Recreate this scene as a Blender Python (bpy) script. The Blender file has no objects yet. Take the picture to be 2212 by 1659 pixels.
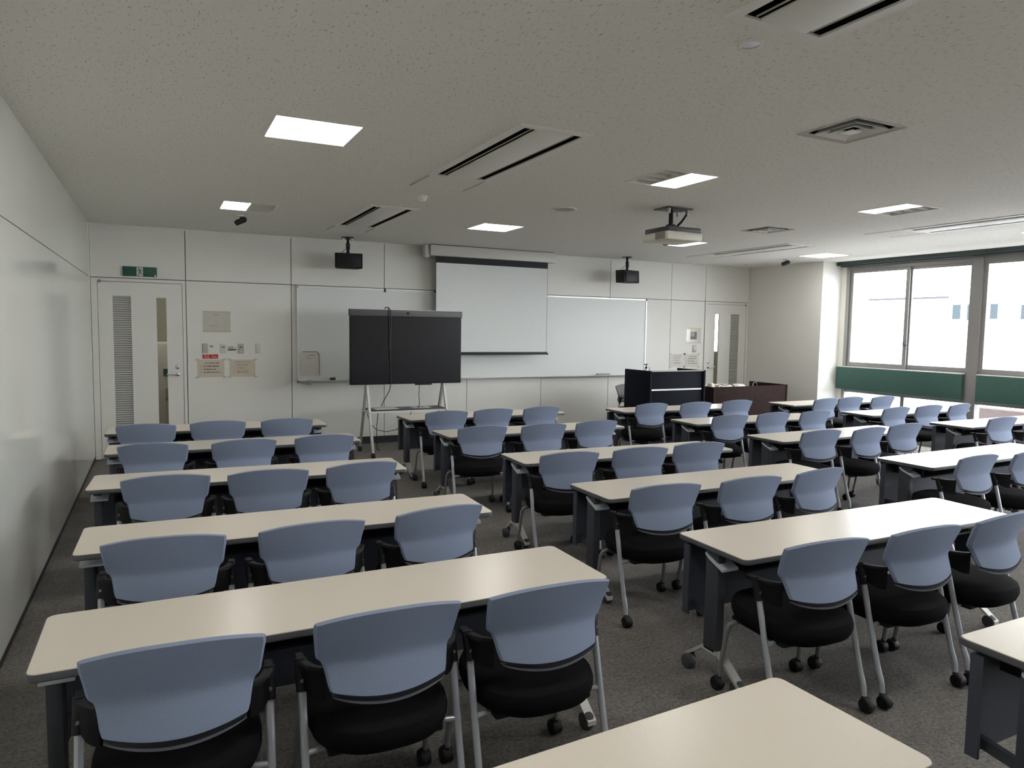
import bpy, bmesh, math, random
from mathutils import Vector, Matrix
random.seed(7)
PI = math.pi
C = bpy.context.scene.collection
scn = bpy.context.scene

# ------------------------------------------------------------------ camera
CAM = (0.753, 0.0, 1.758); YAW, PITCH, ROLL, FPX = 0.4628, 0.0774, 0.0151, 1534.0
cd = bpy.data.cameras.new('camera'); cam = bpy.data.objects.new('camera', cd); C.objects.link(cam)
cd.sensor_fit = 'HORIZONTAL'; cd.sensor_width = 36.0; cd.lens = FPX / 2212 * 36.0; cd.clip_start = 0.02; cd.clip_end = 500
fwd = Vector((math.sin(YAW)*math.cos(PITCH), math.cos(YAW)*math.cos(PITCH), -math.sin(PITCH)))
rt = Vector((math.cos(YAW), -math.sin(YAW), 0)); up = rt.cross(fwd)
r2 = math.cos(ROLL)*rt + math.sin(ROLL)*up; u2 = -math.sin(ROLL)*rt + math.cos(ROLL)*up
mw = Matrix(((r2.x, u2.x, -fwd.x), (r2.y, u2.y, -fwd.y), (r2.z, u2.z, -fwd.z))).to_4x4(); mw.translation = CAM
cam.matrix_world = mw; scn.camera = cam

# ------------------------------------------------------------------ sky, exposure
SKY = 16.0; LAMP = 19.0
w = bpy.data.worlds.new('overcast_sky'); scn.world = w; w.use_nodes = True
bg = w.node_tree.nodes['Background']; bg.inputs[0].default_value = (0.94, 0.965, 1.0, 1); bg.inputs[1].default_value = SKY
scn.view_settings.view_transform = 'Standard'; scn.view_settings.look = 'None'
scn.view_settings.gamma = 1.0; scn.view_settings.use_curve_mapping = False; scn.view_settings.exposure = 0.0
scn.cycles.max_bounces = 8; scn.cycles.diffuse_bounces = 5; scn.cycles.transparent_max_bounces = 12
scn.cycles.sample_clamp_indirect = 6.0; scn.cycles.caustics_reflective = False; scn.cycles.caustics_refractive = False

# ------------------------------------------------------------------ materials
M = {}
def mat(name, col, rough=0.5, metal=0.0, spec=0.5, vary=0.0, scale=40.0, bump=0.0, emit=None, coat=0.0):
    m = bpy.data.materials.new(name); m.use_nodes = True; nt = m.node_tree
    b = nt.nodes['Principled BSDF']
    b.inputs['Roughness'].default_value = rough; b.inputs['Metallic'].default_value = metal
    b.inputs['Specular IOR Level'].default_value = spec; b.inputs['Coat Weight'].default_value = coat
    b.inputs['Base Color'].default_value = (*col, 1)
    if vary or bump:
        tc = nt.nodes.new('ShaderNodeTexCoord'); n = nt.nodes.new('ShaderNodeTexNoise')
        n.inputs['Scale'].default_value = scale; n.inputs['Detail'].default_value = 4
        nt.links.new(tc.outputs['Object'], n.inputs['Vector'])
        if vary:
            r = nt.nodes.new('ShaderNodeMapRange')
            r.inputs[1].default_value = 0.3; r.inputs[2].default_value = 0.7; r.inputs[3].default_value = 1 - vary; r.inputs[4].default_value = 1 + vary
            mx = nt.nodes.new('ShaderNodeVectorMath'); mx.operation = 'SCALE'; mx.inputs[0].default_value = col
            nt.links.new(n.outputs[0], r.inputs[0]); nt.links.new(r.outputs[0], mx.inputs['Scale'])
            nt.links.new(mx.outputs[0], b.inputs['Base Color'])
        if bump:
            bp = nt.nodes.new('ShaderNodeBump'); bp.inputs['Strength'].default_value = bump; bp.inputs['Distance'].default_value = 0.002
            nt.links.new(n.outputs[0], bp.inputs['Height']); nt.links.new(bp.outputs[0], b.inputs['Normal'])
    if emit:
        b.inputs['Emission Color'].default_value = (*emit[0], 1); b.inputs['Emission Strength'].default_value = emit[1]
    M[name] = m; return m

mat('wall_panel', (0.80, 0.79, 0.75), 0.6, spec=0.25, vary=0.015, scale=3)
mat('wall_paint', (0.86, 0.85, 0.80), 0.6, vary=0.02, scale=60, bump=0.05)
mat('glossy_panel', (0.80, 0.81, 0.76), 0.075, spec=0.5, vary=0.02, scale=1.5)
mat('joint', (0.16, 0.155, 0.145), 0.8)
mat('base_dark', (0.03, 0.03, 0.033), 0.5)
mat('door_paint', (0.79, 0.78, 0.74), 0.55, spec=0.3, vary=0.01, scale=4)
mat('louver', (0.60, 0.595, 0.565), 0.5)
mat('louver_back', (0.36, 0.355, 0.34), 0.8)
mat('steel', (0.62, 0.62, 0.63), 0.28, 1.0)
mat('tube_silver', (0.60, 0.63, 0.69), 0.32, 0.45)
mat('tube_shaded', (0.25, 0.255, 0.265), 0.45, 0.3)  # silver tube again, with the under-seat shade put into the colour
mat('foot_silver', (0.66, 0.66, 0.63), 0.45, 0.2)
mat('lever_grey', (0.62, 0.66, 0.70), 0.4)
mat('laminate', (0.78, 0.71, 0.615), 0.26, spec=0.5, vary=0.02, scale=120)
mat('edge_dark', (0.085, 0.088, 0.095), 0.45)
mat('leg_dark', (0.050, 0.054, 0.068), 0.5)
mat('panel_dark', (0.052, 0.060, 0.083), 0.55, vary=0.06, scale=90)
mat('fabric', (0.25, 0.297, 0.415), 0.85, spec=0.2, vary=0.10, scale=420, bump=0.25)
mat('fabric_pale', (0.30, 0.30, 0.31), 0.85, spec=0.2, vary=0.08, scale=420, bump=0.2)
mat('trim_black', (0.012, 0.012, 0.016), 0.5)
mat('lip_grey', (0.17, 0.18, 0.22), 0.45)
mat('seat_black', (0.0085, 0.0085, 0.0095), 0.9, spec=0.08, vary=0.25, scale=500, bump=0.3)
mat('plastic_black', (0.010, 0.010, 0.013), 0.5, spec=0.3)
mat('bracket_black', (0.006, 0.006, 0.008), 0.6, spec=0.2)
mat('plastic_dark', (0.05, 0.05, 0.055), 0.5)
mat('caster_grey', (0.055, 0.058, 0.066), 0.55)
mat('rubber', (0.02, 0.02, 0.021), 0.6)
mat('screen_glass', (0.008, 0.008, 0.011), 0.27, spec=0.3)
mat('tv_bar', (0.085, 0.082, 0.088), 0.5)
mat('board_white', (0.74, 0.76, 0.745), 0.38, spec=0.25)
mat('aluminium', (0.80, 0.80, 0.79), 0.35, 0.25)
mat('screen_fabric', (0.74, 0.765, 0.76), 0.85, spec=0.1, vary=0.01, scale=8)
mat('screen_black', (0.010, 0.010, 0.014), 0.7)
mat('case_white', (0.60, 0.59, 0.55), 0.45)
mat('fixture_white', (0.80, 0.79, 0.76), 0.45)
mat('fixture_grey', (0.36, 0.355, 0.34), 0.5)
mat('slot_black', (0.010, 0.009, 0.009), 0.9, spec=0.05)
mat('vane_grey', (0.48, 0.45, 0.40), 0.9, spec=0.05)
mat('diffuser_grey', (0.46, 0.43, 0.40), 0.6)
mat('vane_sheen', (0.55, 0.60, 0.62), 0.12)  # vane colour, pale blue to stand for the reflected window
mat('lamp_lit', (0.9, 0.9, 0.88), 0.4, emit=((1.0, 0.985, 0.93), LAMP))
mat('lamp_off', (0.40, 0.39, 0.36), 0.45)
mat('green_sign', (0.010, 0.075, 0.052), 0.4)
mat('sign_white', (0.62, 0.63, 0.56), 0.5)
mat('paper_white', (0.66, 0.65, 0.62), 0.7)
mat('paper_cream', (0.62, 0.545, 0.445), 0.6, vary=0.04, scale=12)
mat('paper_pale', (0.66, 0.63, 0.585), 0.6, vary=0.03, scale=12)
mat('sleeve', (0.62, 0.60, 0.54), 0.16, spec=0.8, bump=0.35, scale=14)
mat('tape', (0.58, 0.50, 0.37), 0.35)
mat('ink', (0.055, 0.05, 0.05), 0.7)
mat('ink_grey', (0.20, 0.19, 0.18), 0.7)
mat('red_plate', (0.50, 0.020, 0.018), 0.4)
mat('plate_pink', (0.70, 0.52, 0.50), 0.5)
mat('switch_grey', (0.45, 0.445, 0.43), 0.45)
mat('switch_white', (0.64, 0.64, 0.61), 0.4)
mat('lectern_dark', (0.011, 0.0125, 0.019), 0.7, spec=0.06, vary=0.08, scale=30)
mat('desk_brown', (0.030, 0.0175, 0.0165), 0.7, spec=0.06, vary=0.15, scale=14)
mat('frame_grey', (0.30, 0.29, 0.285), 0.4, 0.2)
mat('frame_green', (0.075, 0.10, 0.095), 0.45)
mat('sill_white', (0.75, 0.76, 0.75), 0.5)
mat('green_band', (0.060, 0.128, 0.112), 0.7, spec=0.2, vary=0.05, scale=30)
mat('green_rail', (0.030, 0.050, 0.048), 0.45)
mat('cream_plastic', (0.68, 0.65, 0.56), 0.4)
mat('beige', (0.55, 0.47, 0.34), 0.6)
mat('bottle_clear', (0.75, 0.78, 0.80), 0.15)
mat('cable_black', (0.012, 0.012, 0.012), 0.5)
mat('pin_red', (0.45, 0.10, 0.09), 0.5)
mat('chrome', (0.8, 0.8, 0.8), 0.12, 1.0)
mat('out_white', (0.80, 0.80, 0.80), 0.8, vary=0.02, scale=1)
mat('out_glass', (0.050, 0.062, 0.070), 1.0, spec=0.0)
mat('out_line', (0.065, 0.067, 0.075), 1.0, spec=0.0)
mat('out_brick', (0.105, 0.085, 0.082), 1.0, spec=0.0, vary=0.06, scale=9)
mat('out_floor', (0.24, 0.24, 0.245), 0.8, vary=0.03, scale=0.6)
mat('corridor', (0.72, 0.66, 0.55), 0.6)
mat('corridor_fill', (0.9, 0.9, 0.88), 0.4, emit=((1.0, 0.96, 0.88), 30.0))  # emission of the added corridor lights
mat('corridor_wall', (0.30, 0.275, 0.215), 0.8)

def mat_glass():
    m = bpy.data.materials.new('window_glass'); m.use_nodes = True; nt = m.node_tree; nt.nodes.clear()
    o = nt.nodes.new('ShaderNodeOutputMaterial'); t = nt.nodes.new('ShaderNodeBsdfTransparent'); g = nt.nodes.new('ShaderNodeBsdfGlossy')
    g.inputs['Roughness'].default_value = 0.0; t.inputs[0].default_value = (0.95, 0.96, 0.96, 1)
    lw = nt.nodes.new('ShaderNodeLayerWeight'); lw.inputs[0].default_value = 0.5
    pw = nt.nodes.new('ShaderNodeMath'); pw.operation = 'POWER'; pw.inputs[1].default_value = 5.0; f = nt.nodes.new('ShaderNodeMath'); f.operation = 'MULTIPLY_ADD'; f.inputs[1].default_value = 0.94; f.inputs[2].default_value = 0.04
    nt.links.new(lw.outputs['Facing'], pw.inputs[0]); nt.links.new(pw.outputs[0], f.inputs[0]); mx = nt.nodes.new('ShaderNodeMixShader')
    nt.links.new(f.outputs[0], mx.inputs[0]); nt.links.new(t.outputs[0], mx.inputs[1]); nt.links.new(g.outputs[0], mx.inputs[2])
    nt.links.new(mx.outputs[0], o.inputs[0]); M['window_glass'] = m
mat_glass()

def mat_carpet():
    m = bpy.data.materials.new('carpet'); m.use_nodes = True; nt = m.node_tree; b = nt.nodes['Principled BSDF']
    b.inputs['Roughness'].default_value = 0.95; b.inputs['Specular IOR Level'].default_value = 0.1
    tc = nt.nodes.new('ShaderNodeTexCoord')
    n1 = nt.nodes.new('ShaderNodeTexNoise'); n1.inputs['Scale'].default_value = 130; n1.inputs['Detail'].default_value = 3
    n2 = nt.nodes.new('ShaderNodeTexNoise'); n2.inputs['Scale'].default_value = 9; n2.inputs['Detail'].default_value = 5
    n3 = nt.nodes.new('ShaderNodeTexNoise'); n3.inputs['Scale'].default_value = 55; n3.inputs['Detail'].default_value = 2
    for n in (n1, n2, n3): nt.links.new(tc.outputs['Object'], n.inputs['Vector'])
    a = nt.nodes.new('ShaderNodeMath'); a.operation = 'ADD'; a2 = nt.nodes.new('ShaderNodeMath'); a2.operation = 'MULTIPLY_ADD'; a2.inputs[1].default_value = 0.35
    nt.links.new(n1.outputs[0], a.inputs[0]); nt.links.new(n3.outputs[0], a.inputs[1])
    nt.links.new(n2.outputs[0], a2.inputs[0]); nt.links.new(a.outputs[0], a2.inputs[2])
    r = nt.nodes.new('ShaderNodeValToRGB'); e = r.color_ramp.elements
    mr = nt.nodes.new('ShaderNodeMapRange'); mr.inputs[1].default_value = 0.85; mr.inputs[2].default_value = 1.50
    nt.links.new(a2.outputs[0], mr.inputs[0]); nt.links.new(mr.outputs[0], r.inputs[0])
    e[0].position = 0.0; e[0].color = (0.105, 0.098, 0.091, 1); e[1].position = 1.0; e[1].color = (0.27, 0.252, 0.235, 1)
    nt.links.new(r.outputs[0], b.inputs['Base Color'])
    bp = nt.nodes.new('ShaderNodeBump'); bp.inputs['Strength'].default_value = 0.5; bp.inputs['Distance'].default_value = 0.004
    nt.links.new(n1.outputs[0], bp.inputs['Height']); nt.links.new(bp.outputs[0], b.inputs['Normal']); M['carpet'] = m
mat_carpet()

def mat_ceiling():
    m = bpy.data.materials.new('ceiling_board'); m.use_nodes = True; nt = m.node_tree; b = nt.nodes['Principled BSDF']
    b.inputs['Roughness'].default_value = 0.9; b.inputs['Specular IOR Level'].default_value = 0.15
    tc = nt.nodes.new('ShaderNodeTexCoord'); mp = nt.nodes.new('ShaderNodeMapping')
    mp.inputs['Scale'].default_value = (85, 30, 1); mp.inputs['Rotation'].default_value = (0, 0, 0.25)
    nt.links.new(tc.outputs['Object'], mp.inputs[0])
    n = nt.nodes.new('ShaderNodeTexNoise'); n.inputs['Scale'].default_value = 1.0; n.inputs['Detail'].default_value = 2.5
    nt.links.new(mp.outputs[0], n.inputs['Vector'])
    r = nt.nodes.new('ShaderNodeValToRGB'); e = r.color_ramp.elements
    e[0].position = 0.30; e[0].color = (0.50, 0.49, 0.46, 1); e[1].position = 0.40; e[1].color = (0.82, 0.805, 0.765, 1)
    nt.links.new(n.outputs[0], r.inputs[0]); nt.links.new(r.outputs[0], b.inputs['Base Color'])
    n2 = nt.nodes.new('ShaderNodeTexNoise'); n2.inputs['Scale'].default_value = 160
    nt.links.new(tc.outputs['Object'], n2.inputs['Vector'])
    bp = nt.nodes.new('ShaderNodeBump'); bp.inputs['Strength'].default_value = 0.25; bp.inputs['Distance'].default_value = 0.003
    nt.links.new(n2.outputs[0], bp.inputs['Height']); nt.links.new(bp.outputs[0], b.inputs['Normal']); M['ceiling_board'] = m
mat_ceiling()

# ------------------------------------------------------------------ mesh helpers
class MB:
    def __init__(s): s.v = []; s.f = []
    def add(s, vs, fs):
        o = len(s.v); s.v += [tuple(q) for q in vs]; s.f += [tuple(i + o for i in q) for q in fs]; return s
    def box(s, x0, x1, y0, y1, z0, z1):
        vs = [(x, y, z) for z in (z0, z1) for y in (y0, y1) for x in (x0, x1)]
        return s.add(vs, [(0, 2, 3, 1), (4, 5, 7, 6), (0, 1, 5, 4), (2, 6, 7, 3), (0, 4, 6, 2), (1, 3, 7, 5)])
    def cbox(s, x0, x1, y0, y1, z0, z1, b=0.004):            # box with chamfered edges
        bm = bmesh.new(); bmesh.ops.create_cube(bm, size=1)
        for q in bm.verts: q.co = Vector(((x0+x1)/2 + q.co.x*(x1-x0), (y0+y1)/2 + q.co.y*(y1-y0), (z0+z1)/2 + q.co.z*(z1-z0)))
        bmesh.ops.bevel(bm, geom=list(bm.edges), offset=b, segments=2, profile=0.5, affect='EDGES')
        bm.verts.ensure_lookup_table(); s.add([q.co for q in bm.verts], [[q.index for q in f.verts] for f in bm.faces]); bm.free(); return s
    def bar(s, p, q, w, h, upv=(0, 0, 1)):                    # rectangular bar p->q, w along side, h along up
        p, q = Vector(p), Vector(q); d = (q - p).normalized(); sd = d.cross(Vector(upv)).normalized(); u = sd.cross(d)
        vs = [c + sd*a*w/2 + u*b*h/2 for c in (p, q) for a, b in ((-1, -1), (1, -1), (1, 1), (-1, 1))]
        return s.add(vs, [(0, 1, 2, 3)[::-1], (4, 5, 6, 7), (0, 1, 5, 4), (1, 2, 6, 5), (2, 3, 7, 6), (3, 0, 4, 7)])
    def tube(s, pts, r, n=10, cap=True):
        pts = [Vector(q) for q in pts]; rr = r if isinstance(r, (list, tuple)) else [r]*len(pts); rings = []; ref = None
        for i, q in enumerate(pts):
            d = (pts[min(i+1, len(pts)-1)] - pts[max(i-1, 0)]).normalized()
            if ref is None: ref = Vector((1, 0, 0)) if abs(d.x) < 0.8 else Vector((0, 1, 0))
            a = d.cross(ref).normalized(); b = d.cross(a); ref = b.cross(d) if False else ref
            rings.append([q + a*math.cos(2*PI*k/n)*rr[i] + b*math.sin(2*PI*k/n)*rr[i] for k in range(n)])
        vs = [x for g in rings for x in g]; fs = []
        for i in range(len(pts)-1):
            for k in range(n): fs.append((i*n+k, i*n+(k+1) % n, (i+1)*n+(k+1) % n, (i+1)*n+k))
        if cap: fs += [tuple(range(n))[::-1], tuple(range((len(pts)-1)*n, len(pts)*n))]
        return s.add(vs, fs)
    def lathe(s, prof, c=(0, 0, 0), axis='z', n=20, cap=True):   # prof: (r, h)
        vs = []; fs = []
        for r, h in prof:
            for k in range(n):
                a = 2*PI*k/n; x, y = r*math.cos(a), r*math.sin(a)
                q = {'z': (x, y, h), 'y': (x, h, y), 'x': (h, x, y)}[axis]; vs.append((c[0]+q[0], c[1]+q[1], c[2]+q[2]))
        for i in range(len(prof)-1):
            for k in range(n): fs.append((i*n+k, i*n+(k+1) % n, (i+1)*n+(k+1) % n, (i+1)*n+k))
        if cap: fs += [tuple(range(n))[::-1], tuple(range((len(prof)-1)*n, len(prof)*n))]
        return s.add(vs, fs)
    def loops(s, ls, cap=True):                               # bridge closed loops of equal length
        n = len(ls[0]); vs = [q for l in ls for q in l]; fs = []
        for i in range(len(ls)-1):
            for k in range(n): fs.append((i*n+k, i*n+(k+1) % n, (i+1)*n+(k+1) % n, (i+1)*n+k))
        if cap: fs += [tuple(range(n))[::-1], tuple(range((len(ls)-1)*n, len(ls)*n))]
        return s.add(vs, fs)
    def quad(s, a, b, c, d): return s.add([a, b, c, d], [(0, 1, 2, 3)])
    def build(s, name, m, parent=None, smooth=True, loc=None):
        me = bpy.data.meshes.new(name); me.from_pydata(s.v, [], s.f); me.update()
        bm = bmesh.new(); bm.from_mesh(me); bmesh.ops.recalc_face_normals(bm, faces=bm.faces); bm.to_mesh(me); bm.free()
        if smooth:
            me.polygons.foreach_set('use_smooth', [True]*len(me.polygons)); me.set_sharp_from_angle(angle=math.radians(38))
        me.materials.append(M[m]); o = bpy.data.objects.new(name, me); C.objects.link(o)
        if parent: o.parent = parent
        if loc: o.location = loc
        return o

def rrect(w, d, r, n=5, cx=0, cy=0):
    pts = []
    for sx, sy, a0 in ((1, 1, 0), (-1, 1, 90), (-1, -1, 180), (1, -1, 270)):
        for k in range(n+1):
            a = math.radians(a0 + 90*k/n); pts.append((cx + sx*(w/2-r) + r*math.cos(a), cy + sy*(d/2-r) + r*math.sin(a)))
    return pts
def B(x0, x1, y0, y1, z0, z1): return MB().box(x0, x1, y0, y1, z0, z1)
def tag(o, label=None, cat=None, group=None, kind=None):
    if label: o['label'] = label
    if cat: o['category'] = cat
    if group: o['group'] = group
    if kind: o['kind'] = kind
    return o
def thing(name, label, cat, loc=(0, 0, 0), rz=0.0, group=None):
    o = bpy.data.objects.new(name, None); C.objects.link(o); o.location = loc; o.rotation_euler = (0, 0, rz); o.empty_display_size = 0.1
    return tag(o, label, cat, group)
def struct(o): o['kind'] = 'structure'; return o
def copy_tree(o, parent=None):
    c = o.copy(); C.objects.link(c); c.parent = parent
    for ch in list(o.children): copy_tree(ch, c)
    return c

# ------------------------------------------------------------------ room shell
W, L, H = 11.14, 10.477, 3.01; XW = 11.65; YB = -5.2; YP = 8.76
floor = struct(B(-0.1, XW+0.05, YB-0.1, L+0.1, -0.05, 0).build('floor', 'carpet', smooth=False))
# ceiling fixtures first, as the ceiling has openings for them
LIGHTS = [(1.675, 4.79, 'full'), (1.645, 8.13, 'left'), (4.53, 8.11, 'full'), (4.575, 4.775, 'right'), (7.455, 4.775, 'left'),
          (7.45, 8.115, 'right'), (10.37, 8.115, 'full'), (10.35, 4.78, 'full'), (4.575, 1.45, 'full'), (7.455, 1.45, 'full'), (10.36, 1.45, 'full'),
          (1.675, 1.45, 'full'), (4.575, -1.89, 'full'), (7.455, -1.89, 'full'), (10.36, -1.89, 'full')]  # last three: unseen lights added to brighten the chair backs
ACS = [(3.03, 4.79), (3.0, 8.125), (3.06, 1.42), (8.96, 8.13), (8.98, 4.79)]
DIFF = [(4.615, 3.10), (7.45, 6.49)]
holes = [(x-0.26, x+0.26, y-0.265, y+0.265) for x, y, k in LIGHTS]
for x, y in ACS: holes += [(x-0.215, x-0.125, y-0.78, y+0.78), (x+0.125, x+0.215, y-0.78, y+0.78)]
holes += [(x-0.205, x+0.205, y-0.205, y+0.205) for x, y in DIFF]
xs = sorted({-0.1, XW+0.05} | {h[0] for h in holes} | {h[1] for h in holes}); ys = sorted({YB-0.1, L+0.1} | {h[2] for h in holes} | {h[3] for h in holes})
mb = MB()
for i in range(len(xs)-1):
    for j in range(len(ys)-1):
        cx, cy = (xs[i]+xs[i+1])/2, (ys[j]+ys[j+1])/2
        if not any(a < cx < b and c < cy < d for a, b, c, d in holes):
            mb.quad((xs[i], ys[j], H), (xs[i+1], ys[j], H), (xs[i+1], ys[j+1], H), (xs[i], ys[j+1], H))
mb.box(-0.1, XW+0.05, YB-0.1, L+0.1, H+0.20, H+0.25)
mb.box(-0.12, -0.1, YB-0.1, L+0.1, H-0.001, H+0.25).box(XW+0.05, XW+0.07, YB-0.1, L+0.1, H-0.001, H+0.25).box(-0.1, XW+0.05, YB-0.12, YB-0.1, H-0.001, H+0.25).box(-0.1, XW+0.05, L+0.1, L+0.12, H-0.001, H+0.25)
struct(mb.build('ceiling', 'ceiling_board', smooth=False))

GL1, GL2 = (0.746, 0.862), (10.300, 10.398)                  # narrow panes of the two doors
DO1, DO2 = (0.075, 1.058), (10.085, 11.085)                  # the doorways
wm = MB().box(-0.1, DO1[0], L+0.022, L+0.12, 0, H).box(DO1[1], DO2[0], L+0.022, L+0.12, 0, H).box(DO2[1], W+0.7, L+0.022, L+0.12, 0, H)
for a, b in (DO1, DO2): wm.box(a, b, L+0.022, L+0.12, 2.29, H)
wf = struct(wm.build('wall_front', 'joint', smooth=False))
YC0, YC1 = L+0.12, L+2.1                                       # corridor behind the front wall
cw = MB().box(-1.5, 12.17, YC1, YC1+0.1, 0, 2.8).box(12.17, 13.4, YC1, YC1+0.1, 0, 1.31).box(12.17, 13.4, YC1, YC1+0.1, 2.3, 2.8)
cw.box(-1.6, -1.5, YC0, YC1+0.1, 0, 2.8).box(13.4, 13.5, YC0, YC1+0.1, 0, 2.8).box(-1.5, -0.1, YC0-0.1, YC0, 0, 2.8).box(W+0.7, 13.4, YC0-0.1, YC0, 0, 2.8)
struct(cw.build('wall_corridor', 'corridor_wall', smooth=False))
struct(B(-1.6, 13.5, YC0, YC1+0.1, -0.05, 0).build('floor_corridor', 'carpet', smooth=False))
struct(B(-1.6, 13.5, YC0, YC1+0.1, 2.8, 2.9).build('ceiling_corridor', 'wall_paint', smooth=False))
# openings for the doors are only 40 mm deep: the door leaf stands in the panelling
seams = [1.10, 2.46, 3.815, 5.17, 6.525, 7.88, 9.23, 10.04]; G = 0.005; ZS = 2.335
def wpanel(x0, x1, z0, z1): B(x0+G, x1-G, L, L+0.022, z0+G, z1-G).build('panel', 'wall_panel', wf, smooth=False)
ed = [0.0] + seams + [W]
for i in range(len(ed)-1):
    wpanel(ed[i], ed[i+1], ZS, H-0.012)
    if 0 < i < len(ed)-2: wpanel(ed[i], ed[i+1], 0.10, ZS)
B(0, W, L-0.006, L, H-0.022, H-0.0005).build('cornice_trim', 'wall_panel', wf, smooth=False)
struct(B(1.10, 10.04, L-0.008, L+0.02, 0, 0.10).build('baseboard_front', 'base_dark', smooth=False))
wl = struct(B(-0.12, -0.012, YB, L, 0, H).build('wall_left', 'joint', smooth=False))
B(-0.012, 0, YB, L-0.10, 0.035, 2.328).build('panel', 'glossy_panel', wl, smooth=False)
B(-0.012, 0, YB, L-0.10, 2.336, H).build('panel', 'glossy_panel', wl, smooth=False)
B(-0.012, 0.0, L-0.096, L, 0.035, H).build('panel', 'wall_panel', wl, smooth=False)
struct(B(-0.012, 0.004, YB, L, 0, 0.035).build('baseboard_left', 'base_dark', smooth=False))
struct(B(-0.1, XW+0.1, YB-0.1, YB, 0, H).build('wall_back', 'wall_paint', smooth=False))
pil = struct(B(W, XW+0.25, YP, L+0.1, 0, H).build('wall_pillar', 'wall_paint', smooth=False))
struct(B(W-0.008, W, YP-0.008, L, 0, 0.08).build('baseboard_pillar', 'base_dark', smooth=False))

# ------------------------------------------------------------------ doors
def door(n, x0, x1, glass, louv, knob, hdir):
    d = bpy.data.objects.new('door_%d' % n, None); C.objects.link(d); struct(d); d.location = (0, L, 0)
    fm = MB(); zt = 2.29; y0 = -0.012
    a, b = (0.008, 1.095) if n == 1 else (10.045, W-0.004)
    fm.box(a, x0, y0, 0.02, 0, ZS-0.006); fm.box(x1, b, y0, 0.02, 0, ZS-0.006); fm.box(x0, x1, y0, 0.02, zt, ZS-0.006)
    fm.build('door_frame', 'door_paint', d, smooth=False)
    gx0, gx1 = glass; lx0, lx1 = louv; zt2 = zt-0.006; g = 0.006; gz0, gz1 = 0.30, 2.095; lz0, lz1 = 0.30, 2.105
    lm = MB(); cols = sorted([x0+g, gx0, gx1, lx0, lx1, x1-g])
    for i in range(5):
        p, q = cols[i], cols[i+1]
        if (p, q) == (gx0, gx1): lm.box(p, q, -0.004, 0.02, 0.008, gz0); lm.box(p, q, -0.004, 0.02, gz1, zt2)
        elif (p, q) == (lx0, lx1): lm.box(p, q, -0.004, 0.02, 0.008, lz0); lm.box(p, q, -0.004, 0.02, lz1, zt2)
        else: lm.box(p, q, -0.004, 0.02, 0.008, zt2)
    lm.build('door_leaf', 'door_paint', d, smooth=False)
    B(lx0, lx1, 0.016, 0.021, lz0, lz1).build('louver_backing', 'louver_back', d, smooth=False)
    sm = MB(); k = int((lz1-lz0)/0.029)
    for i in range(k):
        z = lz0 + (i+0.5)*(lz1-lz0)/k; sm.bar((lx0, 0.006, z), (lx1, 0.006, z), 0.014, 0.010, (0, 0.55, 1))
    tag(sm.build('louver_slats', 'louver', d, smooth=False), kind='stuff')
    pane = B(gx0, gx1, 0.002, 0.006, gz0, gz1).build('pane', 'window_glass', d, smooth=False)
    kx, kz = knob
    MB().lathe([(0.026, -0.004), (0.026, -0.012), (0.018, -0.016), (0.006, -0.016)], (kx, 0, kz+0.095), 'y', 16).build('lock', 'steel', d)
    hd = MB().lathe([(0.026, -0.004), (0.026, -0.012), (0.011, -0.018), (0.011, -0.05)], (kx, 0, kz), 'y', 16).build('door_handle', 'steel', d)
    MB().tube([(kx, -0.045, kz), (kx+hdir*0.03, -0.05, kz), (kx+hdir*0.135, -0.05, kz+0.002)], 0.009, 10).build('lever', 'steel', hd)
    cl = MB().box(x0+0.01, x0+0.045, -0.016, -0.004, zt-0.022, zt+0.016) if n == 1 else MB().box(x1-0.045, x1-0.01, -0.016, -0.004, zt-0.022, zt+0.016)
    cl.build('pivot_hinge', 'frame_grey', d, smooth=False)
door(1, 0.075, 1.058, GL1, (0.243, 0.450), (0.984, 1.087), -1)
door(2, 10.085, 11.085, GL2, (10.690, 10.905), (10.158, 1.087), 1)

cc = thing('corridor_cabinet', 'beige corridor cabinet seen through the narrow pane of the exit door', 'cabinet', (0.30, YC1-0.32, 0))
MB().cbox(0, 1.1, 0, .31, 0, 1.475, .004).build('body', 'corridor', cc)
MB().box(.02, .545, -.012, 0, .05, 1.45).box(.555, 1.08, -.012, 0, .05, 1.45).build('door', 'corridor', cc, smooth=False)
tag(B(.82, .93, YC1-.345, YC1-.335, .97, 1.06).build('corridor_sign', 'green_sign', smooth=False), 'small green sign on the corridor cabinet behind the exit door', 'sign')
tag(B(.845, .93, YC1-.345, YC1-.335, .60, .76).build('corridor_notice', 'fixture_grey', smooth=False), 'grey notice on the corridor cabinet behind the exit door', 'notice')
for x, lb in ((1.0, 'unseen strip light added on the corridor ceiling behind the exit door'), (10.6, 'unseen strip light added on the corridor ceiling behind the lectern-side door')):  # lights added out of view to brighten what the door panes show
    o = thing('corridor_fill_light', lb, 'ceiling light', (x, YC0+.9, 2.8)); MB().cbox(-.62, .62, -.08, .08, -.05, 0, .006).build('housing', 'fixture_white', o); B(-.6, .6, -.065, .065, -.058, -.05).build('diffuser', 'corridor_fill', o, smooth=False)

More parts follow.
